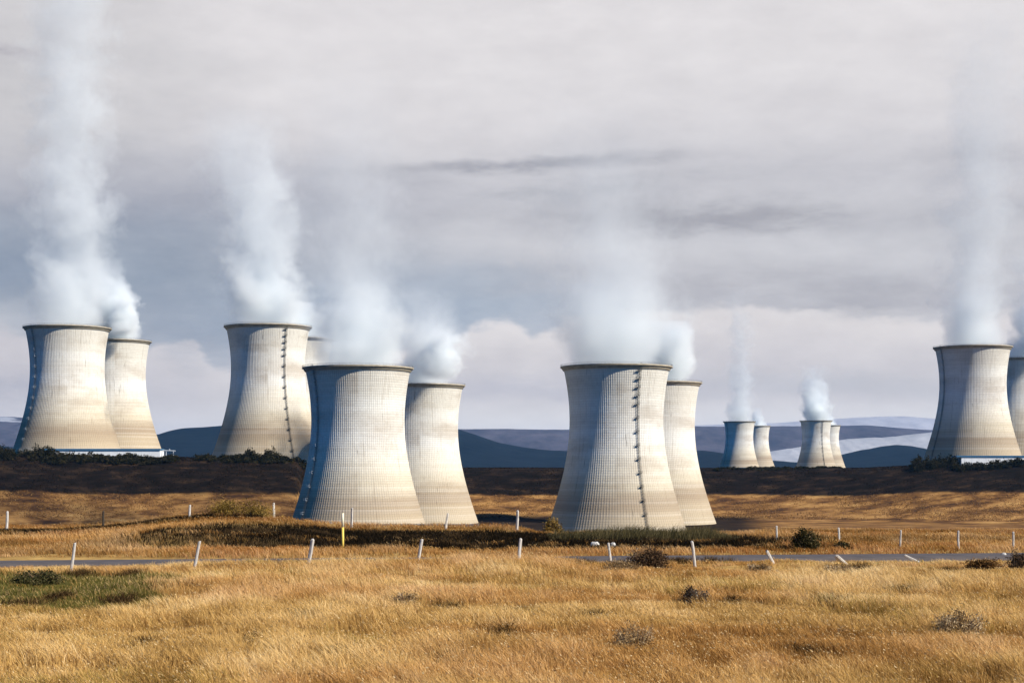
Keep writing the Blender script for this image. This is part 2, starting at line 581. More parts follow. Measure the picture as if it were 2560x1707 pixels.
gr_, he_, ba_ = zone_masks(V_[:, 0], V_[:, 1])
mg, g, out = mat('moorland')
geo = g.new('ShaderNodeNewGeometry')
pos = geo.outputs['Position']
X, Y, Z = g.sep(pos)
att = g.new('ShaderNodeAttribute', attribute_name='tint')
green, heath, bankm = g.sep(att.outputs['Vector'])
n1 = g.noise(pos, 0.55, 6, 0.62)
n2 = g.noise(pos, 0.06, 6, 0.62)
n3 = g.noise(g.xyz(g.mul(X, 0.42), g.mul(Y, 1.0), 2.0), 0.075, 8, 0.70)
n4 = g.noise(pos, 0.011, 5, 0.6)
near_c = g.ramp(n1, [(0.25, (0.16, 0.09, 0.03)), (0.45, (0.33, 0.20, 0.062)), (0.62, (0.46, 0.29, 0.095)), (0.8, (0.55, 0.37, 0.14))])
near_c = g.mix(g.smooth(n2, 0.4, 0.65, 0, 0.5), near_c, (0.23, 0.14, 0.055, 1))
far_c = g.ramp(n3, [(0.36, (0.045, 0.023, 0.012)), (0.46, (0.14, 0.066, 0.022)), (0.54, (0.29, 0.15, 0.048)), (0.68, (0.46, 0.27, 0.095))])
far_c = g.mix(g.smooth(n4, 0.46, 0.66, 0, 0.45), far_c, g.ramp(n3, [(0.36, (0.06, 0.028, 0.014)), (0.6, (0.20, 0.095, 0.034))]))
c = g.mix(g.smooth(Y, 100, 330), near_c, far_c)
c = g.mix(g.mul(green, 0.85), c, g.ramp(n1, [(0.3, (0.045, 0.055, 0.012)), (0.7, (0.13, 0.13, 0.03))]))
n5 = g.noise(g.xyz(g.mul(X, 0.45), Y, 9.0), 0.10, 8, 0.72)
heath_shade_c = g.ramp(n5, [(0.38, (0.004, 0.003, 0.002)), (0.52, (0.011, 0.007, 0.005)), (0.61, (0.030, 0.018, 0.010)), (0.72, (0.075, 0.042, 0.021))])  # cloud shadow put into the heath's near-black colour
c = g.mix(heath, c, heath_shade_c)
c = g.mix(g.mul(bankm, 0.95), c, g.ramp(n1, [(0.35, (0.008, 0.006, 0.004)), (0.75, (0.03, 0.02, 0.011))]))  # bank ground painted near black for its shade
principled(g, out, c, 0.95, 0.05, bump(g, g.add(n1, g.mul(n3, 2.0)), 0.5, 0.35))
ground = mesh_obj('ground', V_, np.concatenate([quads, cap[:, [0, 2, 1, 1]]]) if False else quads, mg, None, True,
                  np.stack([gr_, he_, ba_], 1).astype(np.float32))
tag(ground, kind='structure')

# road
mr, g, out = mat('asphalt')
tcn = g.new('ShaderNodeNewGeometry')
n = g.noise(tcn.outputs['Position'], 1.2, 6, 0.65)
n2 = g.noise(tcn.outputs['Position'], 18.0, 3, 0.6)
c = g.ramp(n, [(0.3, (0.075, 0.066, 0.066)), (0.7, (0.13, 0.112, 0.108))])
c = g.mix(g.mul(n2, 0.35), c, (0.05, 0.042, 0.041, 1))
principled(g, out, c, 0.85, 0.2, bump(g, n2, 0.3, 0.02))
xs = np.linspace(-140, 140, 281)
rv, rf = [], []
offs = np.array([-1.85, -1.7, -0.9, 0, 0.9, 1.7, 1.85])
for o_ in offs:
    y_ = road_mid(xs) + o_ * 1.01
    if abs(o_) > 1.8:
        z_ = ground_z(xs, y_) - 0.10
    else:
        z_ = 0.03 + 0.05 * (1 - (o_ / 1.7) ** 2) + 0 * xs
    rv.append(np.stack([xs, y_, z_], 1))
rv = np.concatenate(rv)
nx = len(xs)
rf = np.array([(r * nx + k, r * nx + k + 1, (r + 1) * nx + k + 1, (r + 1) * nx + k) for r in range(len(offs) - 1) for k in range(nx - 1)])
road = mesh_obj('road', rv, rf, mr, None, True)
tag(road, kind='structure')


# ------------------------------------------------------------------ hills
def hill_mat(name, c0, c1, snow=0.0, snow_z=0.0, sc=0.0012):
    m, g, out = mat(name)
    geo = g.new('ShaderNodeNewGeometry')
    pos = geo.outputs['Position']
    n = g.noise(pos, sc, 7, 0.62)
    gx_, gy_, gz_ = g.sep(pos)
    gul = g.noise(g.xyz(gx_, g.mul(gy_, 0.3), g.mul(gz_, 1.5)), sc * 6, 6, 0.65)
    c = g.ramp(g.add(g.mul(n, 0.55), g.mul(gul, 0.45)), [(0.40, c0), (0.62, c1)])
    if snow:
        x, y, z = g.sep(pos)
        s = g.smooth(g.add(g.mul(g.sub(g.noise(g.xyz(g.mul(x, 0.3), y, g.mul(z, 3.0)), 0.004, 6, 0.65), 0.5), 420.0), z), snow_z, snow_z + 25)
        c = g.mix(g.mul(s, snow), c, (0.38, 0.39, 0.43, 1))  # streak snow greyed to hold cloud shade
    principled(g, out, c, 0.95, 0.05, bump(g, n, 0.6, 60.0))
    return m


def ridge(name, D, prof, depth, mat_, rough, seed, crag=6.0):
    """a hill mass whose crest runs along the given skyline at distance D and whose flanks fall to the plain in front and behind"""
    prof = sorted(prof)
    px = np.linspace(prof[0][0], prof[-1][0], 500)
    hh = np.interp(px, [p[0] for p in prof], [p[1] for p in prof])
    k = np.ones(9) / 9.0
    hp = np.convolve(np.pad(hh, 4, mode='edge'), k, mode='valid')
    hp = hp + crag * (fbm(px / 70.0, px * 0 + seed, seed, 5) - 0.5)
    x = (px - 1280) / F * D
    crest = EYE + (HZ - hp) / F * D
    ts = np.concatenate([np.linspace(-1, 0, 26), np.linspace(0, 1, 14)[1:]])
    vs = []
    for t in ts:
        s = 1 - abs(t) ** (1.25 if t < 0 else 1.1)
        y = D + t * depth + 0 * x
        w = fbm(x / (depth * 0.35), y / (depth * 0.35), seed, 5) - 0.5
        w = w - 0.9 * np.abs(fbm(x / (depth * 0.11), y / (depth * 0.5), seed + 5, 4) - 0.5)
        z = -30 + (crest + 30) * s + w * rough * (1 - abs(t)) * (abs(t) ** 0.6 + 0.05)
        vs.append(np.stack([x * (y / D) ** 0.0, y, z], 1))
    n = len(px)
    fs = np.array([(r * n + k, r * n + k + 1, (r + 1) * n + k + 1, (r + 1) * n + k) for r in range(len(ts) - 1) for k in range(n - 1)])
    o = mesh_obj(name, np.concatenate(vs), fs, mat_, None, True)
    tag(o, kind='structure')
    return o


ridge('hills', 9000, [(-1200, 1120), (-600, 1100), (-200, 1105), (0, 1112), (60, 1118), (180, 1128), (330, 1112), (398, 1084), (430, 1074), (462, 1068), (500, 1068), (556, 1065),
                      (700, 1052), (900, 1050), (1050, 1056), (1143, 1071), (1178, 1079), (1210, 1098), (1242, 1106), (1328, 1121), (1404, 1127), (1480, 1132),
                      (1600, 1134), (1700, 1130), (1740, 1125), (1763, 1121), (1787, 1126), (1830, 1140), (1900, 1148), (1932, 1150), (1990, 1157), (2050, 1152), (2090, 1138),
                      (2110, 1127), (2136, 1137), (2166, 1119), (2195, 1111), (2216, 1118), (2236, 1112), (2256, 1105), (2276, 1107), (2310, 1126), (2380, 1140), (2600, 1138), (3200, 1120), (3900, 1135)],
      1500, hill_mat('haze_blue_slope', (0.0015, 0.003, 0.006), (0.006, 0.009, 0.014)), 60, 71)  # blue of the haze worked into the slope's base colour
ridge('plateau', 15000, [(-1500, 1050), (-300, 1042), (0, 1040), (60, 1043), (300, 1085), (600, 1085), (1100, 1072), (1200, 1073), (1300, 1072), (1420, 1073), (1600, 1068), (1738, 1066),
                         (1811, 1067), (1925, 1064), (2000, 1065), (2102, 1063), (2170, 1062), (2230, 1068), (2330, 1076), (2500, 1080), (3000, 1070), (4000, 1080)],
      2400, hill_mat('heather_plateau', (0.045, 0.040, 0.055), (0.11, 0.095, 0.115), 0.8, 455), 90, 83, 4.0)
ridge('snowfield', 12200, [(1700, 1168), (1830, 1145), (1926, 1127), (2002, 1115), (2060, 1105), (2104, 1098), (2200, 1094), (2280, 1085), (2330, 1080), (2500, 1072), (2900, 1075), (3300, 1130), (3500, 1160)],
      1300, hill_mat('cloud_shaded_snow', (0.34, 0.345, 0.37), (0.47, 0.47, 0.49)), 40, 91, 7.0)  # snow colour lowered to carry the shade of clouds
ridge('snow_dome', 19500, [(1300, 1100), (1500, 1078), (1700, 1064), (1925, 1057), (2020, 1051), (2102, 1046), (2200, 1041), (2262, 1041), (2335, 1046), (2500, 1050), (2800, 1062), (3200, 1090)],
      2600, hill_mat('cloud_shaded_cap', (0.34, 0.34, 0.385), (0.42, 0.42, 0.46)), 40, 97, 3.0)  # cap greyed by the same painted cloud shade

# ------------------------------------------------------------------ cooling towers
TH_H, RT, ZT, CC = 122.0, 28.6, 73.6 + 16.0, 60.5      # shell height, throat radius and height, hyperbola constant


def tower_r(z):
    return RT * math.sqrt(1 + ((z - ZT) / CC) ** 2)


NRIB = 145
rib_off = []
for k in range(NRIB):
    a0 = 2 * math.pi * k / NRIB
    w = 2 * math.pi / NRIB
    rib_off += [(a0, 0.0), (a0 + w * 0.66, 0.0), (a0 + w * 0.72, 0.085), (a0 + w * 0.94, 0.085)]
rows = np.linspace(0, TH_H, 84)
ang = np.array([a for a, _ in rib_off]); off = np.array([b for _, b in rib_off])
sv = []
for z in rows:
    r = tower_r(z) + off
    sv.append(np.stack([r * np.sin(ang), r * np.cos(ang), np.full_like(r, z)], 1))
na = len(ang)
for z in rows[::-4]:
    r = np.full(na, tower_r(z) - 0.9)
    sv.append(np.stack([r * np.sin(ang), r * np.cos(ang), np.full_like(r, z)], 1))
nrow = len(sv)
sf = np.array([(r * na + k, (r + 1) * na + k, (r + 1) * na + (k + 1) % na, r * na + (k + 1) % na) for r in range(nrow - 1) for k in range(na)])
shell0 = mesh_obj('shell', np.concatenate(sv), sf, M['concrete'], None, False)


def ring_mesh(prof, n=160):
    v, f = [], []
    m_ = len(prof)
    for k in range(n):
        a = 2 * math.pi * k / n
        v += [(r * math.sin(a), r * math.cos(a), z) for r, z in prof]
    for k in range(n):
        for q in range(m_):
            f.append((k * m_ + q, ((k + 1) % n) * m_ + q, ((k + 1) % n) * m_ + (q + 1) % m_, k * m_ + (q + 1) % m_))
    return v, f


rt = tower_r(TH_H)
v, f = ring_mesh([(rt - 1.0, TH_H + 0.3), (rt + 1.9, TH_H + 0.3), (rt + 1.9, TH_H - 0.55), (rt + 1.2, TH_H - 0.75), (rt + 0.2, TH_H - 2.3), (rt - 1.0, TH_H - 2.3)])
rim0 = mesh_obj('rim', v, f, M['rim'])
mb = MB()
for k in range(96):
    a = 2 * math.pi * k / 96
    a2 = 2 * math.pi * (k + 1) / 96
    p = Vector(((rt + 1.75) * math.sin(a), (rt + 1.75) * math.cos(a), TH_H + 0.3))
    p2 = Vector(((rt + 1.75) * math.sin(a2), (rt + 1.75) * math.cos(a2), TH_H + 0.3))
    mb.bar(p, p + Vector((0, 0, 1.1)), 0.06, 4)
    for h in (0.55, 1.1):
        mb.bar(p + Vector((0, 0, h)), p2 + Vector((0, 0, h)), 0.06, 4)
railing0 = mb.build('railing', M['rail'])
lz_up = [TH_H - 3.5 - 5.0 * k for k in range(5)]
lz = lz_up + [lz_up[-1] - 8.2 * (k + 1) for k in range(9)]


def ladder_parts(phi):
    """caged ladder with rest landings at angle phi from the camera-facing side (positive = right)"""
    n_of = lambda z: Vector((math.sin(phi), -math.cos(phi), 0))
    s = Vector((math.cos(phi), math.sin(phi), 0))
    n = n_of(0)
    P_ = lambda z, o=0.75: n * (tower_r(z) + 0.34 + o) + Vector((0, 0, z))
    mb = MB()
    zs = np.linspace(1.0, TH_H + 1.2, 70)
    for a, b in zip(zs[:-1], zs[1:]):
        for e in (-0.34, 0.34):
            mb.bar(P_(a, 0.3) + s * e, P_(b, 0.3) + s * e, 0.11, 4)
        mb.bar(P_(a, 0.3) - s * 0.34, P_(a, 0.3) + s * 0.34, 0.05, 4)
        for e in (-0.42, 0.0, 0.42):
            mb.bar(P_(a, 1.0 if e else 1.15) + s * e, P_(b, 1.0 if e else 1.15) + s * e, 0.05, 4)
        pts = [P_(a, 0.3) - s * 0.45, P_(a, 1.0) - s * 0.42, P_(a, 1.15), P_(a, 1.0) + s * 0.42, P_(a, 0.3) + s * 0.45]
        for q in range(4):
            mb.bar(pts[q], pts[q + 1], 0.05, 4)
    lad = mb
    lands = []
    for k, z in enumerate(lz):
        mb = MB()
        w = 1.25 if k < 5 else 0.9
        c = P_(z, 0.8) - s * 0.65
        mb.box(c, s * w, n * 0.7, Vector((0, 0, 0.09)))
        for e in (-w, w):
            mb.bar(c + s * e + n * 0.8, c + s * e + n * 0.8 + Vector((0, 0, 1.2)), 0.07, 4)
            mb.bar(c + s * e - n * 0.8, c + s * e - n * 0.8 + Vector((0, 0, 1.2)), 0.07, 4)
            mb.bar(c + s * e - n * 0.8 + Vector((0, 0, 1.2)), c + s * e + n * 0.8 + Vector((0, 0, 1.2)), 0.07, 4)
            mb.bar(c + s * e * 0.8 + n * 0.7, c + s * e * 0.8 - n * 0.95 - Vector((0, 0, 1.5)), 0.09, 4)
        mb.bar(c - s * w + n * 0.8 + Vector((0, 0, 1.2)), c + s * w + n * 0.8 + Vector((0, 0, 1.2)), 0.07, 4)
        mb.bar(c - s * w + n * 0.8 + Vector((0, 0, 0.65)), c + s * w + n * 0.8 + Vector((0, 0, 0.65)), 0.05, 4)
        lands.append(mb)
    return lad, lands


def link_child(o, parent, first):
    c = o if first else o.copy()
    if not first:
        COL.objects.link(c)
    c.parent = parent
    return c


ladders = {}
for key, phi, ml in (('lit', R(26), 'dark_steel'), ('shade', R(-55), 'pale_steel')):
    lad, lands = ladder_parts(phi)
    lo = lad.build('ladder', M['dark_steel'])
    ladders[key] = (lo, [q.build('landing', M[ml], lo) for q in lands])  # landings on the shaded side coloured pale to stand for caught light
used = set()


def tower(px, d, top_py, label, ladder=None):
    t = empty('cooling_tower', (at(px, d), d, zat(top_py, d) - TH_H))
    # face the shell's front towards the viewer's side of the site
    t.rotation_euler.z = -math.atan2(at(px, d), d)
    tag(t, label, 'cooling tower', 'concrete cooling towers of the power station')
    first = 'shell' not in used
    used.add('shell')
    link_child(shell0, t, first)
    rm = link_child(rim0, t, first)
    link_child(railing0, rm, first)
    if ladder:
        f1 = ladder not in used
        used.add(ladder)
        lo, lands = ladders[ladder]
        l_ = link_child(lo, t, f1)
        for q in lands:
            link_child(q, l_, f1)
    return t


TW = [
    ('A', 168.5, 1275, 821, 'large cooling tower farthest left in the picture, with long white building at its foot', 'shade'),
    ('A2', 286, 1505, 854, 'partly hidden cooling tower just right of the leftmost tower, white building below', None),
    ('B', 670, 1257, 818, 'cooling tower with dark ladder standing on the dark heath, left behind the front pair', 'lit'),
    ('B2', 744, 1505, 849, 'cooling tower showing only a narrow upper strip behind the ladder tower left of centre', None),
    ('C', 895, 988, 921, 'big front cooling tower left of centre behind the yellow marker post, ladder in shade', 'shade'),
    ('C2', 1050, 1210, 964, 'cooling tower tucked behind right side of the big front tower left of centre', None),
    ('D', 1541, 980, 918, 'big front cooling tower right of centre with dark ladder down its sunlit side', 'lit'),
    ('D2', 1641, 1205, 958, 'cooling tower tucked behind right side of the big front tower with the dark ladder', None),
    ('E', 1848.5, 3362, 1054, 'small distant cooling tower with a low white building in front, left of the far four', 'shade'),
    ('E2', 1893, 4100, 1065, 'small distant cooling tower half hidden, second from left of the far four', None),
    ('G', 2040, 3362, 1052, 'small distant cooling tower with a thin dark ladder, third from left of the far four', 'lit'),
    ('G2', 2068.5, 4100, 1063.5, 'small distant cooling tower half hidden, rightmost of the far four', None),
    ('H', 2432, 1418, 869, 'large cooling tower near the right picture edge, blue shade on its left', 'shade'),
    ('H2', 2538, 1680, 899, 'cooling tower cut off by the right picture edge', None),
]
T = {}
for k, px, d, py, lab, ldr in TW:
    T[k] = tower(px, d, py, lab, ldr)


# ------------------------------------------------------------------ low plant buildings
def low_building(px0, px1, d, top_py, h, wall_m, roof_m, label):
    x0, x1 = at(px0, d), at(px1, d)
    zt = zat(top_py, d)
    L = x1 - x0
    b = empty('plant_building', ((x0 + x1) / 2, d, zt - h))
    tag(b, label, 'building', 'low plant buildings at the feet of the towers')
    mb = MB()
    mb.box((0, 0, h / 2 - 0.5), (L / 2, 0, 0), (0, 7, 0), (0, 0, h / 2 - 0.5))
    for k in range(int(L // 6)):
        mb.box((-L / 2 + 3 + k * 6, -7.06, h / 2 - 0.55), (0.07, 0, 0), (0, 0.05, 0), (0, 0, h / 2 - 0.6))
    mb.build('wall', wall_m, b)
    mb = MB()
    mb.box((-2.0, 0, h - 0.42), (L / 2 + 2.4, 0, 0), (0, 7.6, 0), (0, 0, 0.55))
    mb.box((-2.0, 0, h + 0.24), (L / 2 + 2.0, 0, 0), (0, 7.2, 0), (0, 0, 0.1))
    mb.build('roof', roof_m, b)
    mb = MB()
    mb.bar((L / 2 + 1.2, -4, h - 1.0), (L / 2 + 11, -4, h - 1.4), 0.45, 10)
    mb.bar((L / 2 + 4.0, -4, h - 1.3), (L / 2 + 4.0, -4, -1), 0.35, 8)
    mb.bar((L / 2 + 9.5, -4, h - 1.3), (L / 2 + 9.5, -4, -1), 0.35, 8)
    mb.bar((L / 2 + 6.6, -4, h - 1.1), (L / 2 + 6.6, -4, h + 0.3), 0.3, 8)
    mb.build('pipe', M['pale_steel'], b)
    return b


low_building(133, 405, 1215, 1122.5, 9.0, M['white_wall'], M['blue_roof'], 'long low white building with blue roof edge below the leftmost towers')
low_building(862, 1196, 925, 1311.5, 9.0, M['tan_wall'], M['grey_roof'], 'long low tan building half sunk behind the bank before the front tower left of centre')
low_building(1834, 1938, 3240, 1168.6, 9.5, M['white_wall'], M['blue_roof'], 'tiny far white building at the foot of the small distant towers')
low_building(2398, 2640, 1364, 1139.5, 9.0, M['white_wall'], M['blue_roof'], 'low white building with blue roof edge at the right picture edge')


# ------------------------------------------------------------------ steam
def steam(key, label, H, r0, r1, rho, sway=(0, 0), grow=0.8, fade=1.2, hole=0.9, seed=0.0, sink=6.0, cell=26.0, mouth_k=2.0, lean_y=0.0):
    tw = T[key]
    base = tw.location + Vector((0, 0, TH_H - sink))
    m, g, out = mat('steam')
    tcn = g.new('ShaderNodeTexCoord')
    p = tcn.outputs['Object']
    x, y, z = g.sep(p)
    sd = (seed * 311.0, seed * 97.0, seed * 153.0)
    q = g.vm('ADD', p, sd)
    w = g.vm('SUBTRACT', g.noise(q, 1 / 44.0, 3, 0.55, color=True), (0.5, 0.5, 0.5))
    t = g.m('DIVIDE', z, H, clamp=True)
    amp = g.add(6.0, g.mul(g.smooth(z, 5.0, 90.0), 50.0))
    pw = g.vm('ADD', p, g.vm('SCALE', w, scale=amp))
    x2, y2, z2 = g.sep(pw)
    cx = g.add(g.mul(t, sway[0]), g.mul(g.mul(t, t), sway[1]))
    rz = g.add(r0, g.mul(g.m('POWER', t, grow), r1 - r0))
    rz = g.mul(rz, g.smooth(z, sink - 2, sink + 26, 29.5 / r0, 1.0))
    ax = g.sub(x2, cx)
    y2r = y2
    lean = g.smooth(z, sink, sink + 24)  # lean added so rear plumes shade their own towers
    ax = g.sub(ax, g.mul(lean, -0.45 * lean_y))
    y2 = g.sub(y2, g.mul(lean, lean_y))
    rad = g.div(g.m('SQRT', g.add(g.mul(ax, ax), g.mul(y2, y2))), rz)
    n = g.noise(g.vm('ADD', pw, sd), 1 / cell, 7, 0.64)
    keep = g.smooth(z, sink, sink + 30, 0.45, 1.0)      # the mouth of the tower is full of steam; it breaks up as it rises
    val = g.add(g.sub(1.0, rad), g.mul(g.mul(g.sub(n, 0.5), keep), hole * 3.0))
    dens = g.smooth(val, 0.04, 0.42)
    core = g.smooth(val, 0.30, 0.95, 1.0, 2.4)
    fd = g.m('POWER', g.sub(1.0, t), fade)
    mouth = g.smooth(z, sink + 8, sink + 60, mouth_k, 1.0)
    dens = g.mul(g.mul(g.mul(g.mul(dens, core), fd), rho), mouth)
    if lean_y < -20:
        # a billow added over the near rim to throw shade on the rear tower
        bx, by = g.sub(x2, 19.0), g.add(y2r, 50.0)
        br = g.div(g.m('SQRT', g.add(g.mul(bx, bx), g.mul(by, by))), 14.0)
        n_b = g.noise(g.vm('ADD', p, sd), 1 / 13.0, 4, 0.6)
        bv = g.add(g.sub(1.0, br), g.mul(g.sub(n_b, 0.5), 2.2))
        bd = g.mul(g.mul(g.smooth(bv, 0.0, 0.3), 0.14), g.mul(g.smooth(g.add(z, g.mul(g.sub(n_b, 0.5), -14.0)), sink + 0.5, sink + 9.0), g.smooth(z, sink + 42.0, sink + 26.0)))
        dens = g.m('MAXIMUM', dens, bd)
    v = g.new('ShaderNodeVolumePrincipled')
    v.inputs['Color'].default_value = (0.955, 0.978, 0.985, 1)
    v.inputs['Anisotropy'].default_value = -0.25
    g.link(dens, v.inputs['Density'])
    g.link(v.outputs[0], out.inputs['Volume'])
    # closed hull wide enough for the ragged edge
    prof, ring = 22, 28
    vs, fs = [], []
    for i in range(prof + 1):
        t_ = i / prof
        r = (r0 + (r1 - r0) * t_ ** grow) * 1.30 + 3 + 12 * t_
        if i == 0:
            r = 29.6
        elif i == 1:
            r = min(r, 37.0)
        if lean_y < -20 and sink + 0.8 < H * t_ < 58:
            r = max(r, 72.0)
        c = sway[0] * t_ + sway[1] * t_ * t_
        u_ = min(max((H * t_ - sink) / 24.0, 0), 1)
        cy = lean_y * u_ * u_ * (3 - 2 * u_)
        c += -0.45 * cy
        vs += [(c + r * math.cos(2 * math.pi * k / ring), cy + r * math.sin(2 * math.pi * k / ring), H * t_) for k in range(ring)]
    for i in range(prof):
        fs += [(i * ring + k, i * ring + (k + 1) % ring, (i + 1) * ring + (k + 1) % ring, (i + 1) * ring + k) for k in range(ring)]
    fs += [tuple(range(ring - 1, -1, -1)), tuple(range(prof * ring, (prof + 1) * ring))]
    o = mesh_obj('steam_plume', vs, fs, m)
    o.location = base
    tag(o, label, 'steam', 'steam plumes rising from the cooling towers')
    return o


steam('A', 'tall bluish steam column from the leftmost tower, reaching the top of the picture', 340, 33, 38, 0.019, (22, -26), seed=1, fade=0.55)
steam('A2', 'short dense steam puff over the half hidden tower beside the leftmost tower', 80, 32, 26, 0.06, (-24, -4), seed=2, fade=0.6, lean_y=-32)
steam('B', 'broad dense white steam plume over the ladder tower on the heath, left of centre', 180, 37, 37, 0.026, (-10, -12), seed=3, fade=0.7)
steam('B2', 'small rounded steam puff over the narrow tower strip left of centre', 42, 32, 20, 0.08, (0, 0), seed=4, fade=0.5)
steam('C', 'thin fading steam plume over the big front tower left of centre', 200, 32, 42, 0.011, (-8, 0), seed=5, fade=1.2, mouth_k=6.0)
steam('C2', 'pale steam wisp over the tower tucked behind the front tower left of centre', 80, 31, 26, 0.024, (-16, 6), seed=6, fade=0.8, mouth_k=2.6, lean_y=-32)
steam('D', 'wide steam plume spreading over the big front tower with the dark ladder', 175, 41, 52, 0.012, (-4, -12), seed=7, fade=1.2, mouth_k=3.6)
steam('D2', 'low rounded steam cloud over the tower tucked behind the dark-ladder front tower', 52, 33, 24, 0.07, (4, -4), seed=8, fade=0.4, lean_y=-10)
steam('E', 'thin tall steam thread over the small distant tower with the white building', 290, 34, 22, 0.018, (10, -18), seed=9, fade=0.7)
steam('E2', 'tiny steam puff over the second of the far four towers', 55, 28, 14, 0.06, (0, 0), seed=10, fade=0.6)
steam('G', 'short white steam plume over the small distant tower with the thin ladder', 125, 39, 28, 0.05, (-6, 0), seed=11, fade=0.9)
steam('G2', 'tiny steam puff over the rightmost of the far four towers', 40, 28, 15, 0.06, (0, 0), seed=12, fade=0.6)
steam('H', 'tall pale steam column over the large tower near the right picture edge', 310, 33, 42, 0.014, (4, 12), seed=13, fade=0.85, mouth_k=3.0)
steam('H2', 'steam puff cut off by the right picture edge', 120, 33, 30, 0.034, (0, 0), seed=14, fade=0.7, lean_y=-32)


# ------------------------------------------------------------------ grass
def blades(x, y, h, w, lean_x, lean_y, col, tip_lift=1.25):
    """one tapered bent blade per point; returns verts, faces(quads with a doubled tip), colours"""
    n = len(x)
    z = ground_z(x, y) - 0.03
    a = rng.uniform(0, math.pi, n)
    dx_, dy_ = np.cos(a) * w * 0.5, np.sin(a) * w * 0.5
    mx, my, mz = x + lean_x * 0.35, y + lean_y * 0.35, z + h * 0.62
    tx, ty, tz = x + lean_x, y + lean_y, z + h
    v = np.empty((n, 6, 3))
    v[:, 0] = np.stack([x - dx_, y - dy_, z], 1)
    v[:, 1] = np.stack([x + dx_, y + dy_, z], 1)
    v[:, 2] = np.stack([mx + dx_ * .8, my + dy_ * .8, mz], 1)
    v[:, 3] = np.stack([mx - dx_ * .8, my - dy_ * .8, mz], 1)
    v[:, 4] = np.stack([tx + dx_ * .12, ty + dy_ * .12, tz], 1)
    v[:, 5] = np.stack([tx - dx_ * .12, ty - dy_ * .12, tz], 1)
    b = (np.arange(n) * 6)[:, None]
    f = np.concatenate([b + np.array([[0, 1, 2, 3]]), b + np.array([[3, 2, 4, 5]])])
    c = np.repeat(col[:, None, :], 6, 1)
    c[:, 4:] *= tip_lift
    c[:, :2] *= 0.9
    return v.reshape(-1, 3), f, np.clip(c.reshape(-1, 3), 0, 0.95).astype(np.float32)


def pick(cols, t):
    cols = np.array(cols)
    k = np.clip(t, 0, 0.9999) * (len(cols) - 1)
    i = k.astype(int)
    return cols[i] * (1 - (k - i))[:, None] + cols[i + 1] * (k - i)[:, None]


STRAW = [(0.21, 0.11, 0.033), (0.40, 0.235, 0.072), (0.55, 0.345, 0.115), (0.66, 0.44, 0.17), (0.78, 0.58, 0.30)]
GREEN = [(0.05, 0.047, 0.012), (0.11, 0.10, 0.022), (0.24, 0.185, 0.06)]


def scatter(n, d0, d1, margin=8.0):
    """points spread so that every depth gets a similar share of the view"""
    u = rng.random(n)
    d = 1.0 / (1.0 / d0 + u * (1.0 / d1 - 1.0 / d0)) if False else d0 * (d1 / d0) ** u
    x = rng.uniform(-1, 1, n) * (d * 0.325 + margin)
    return x, d


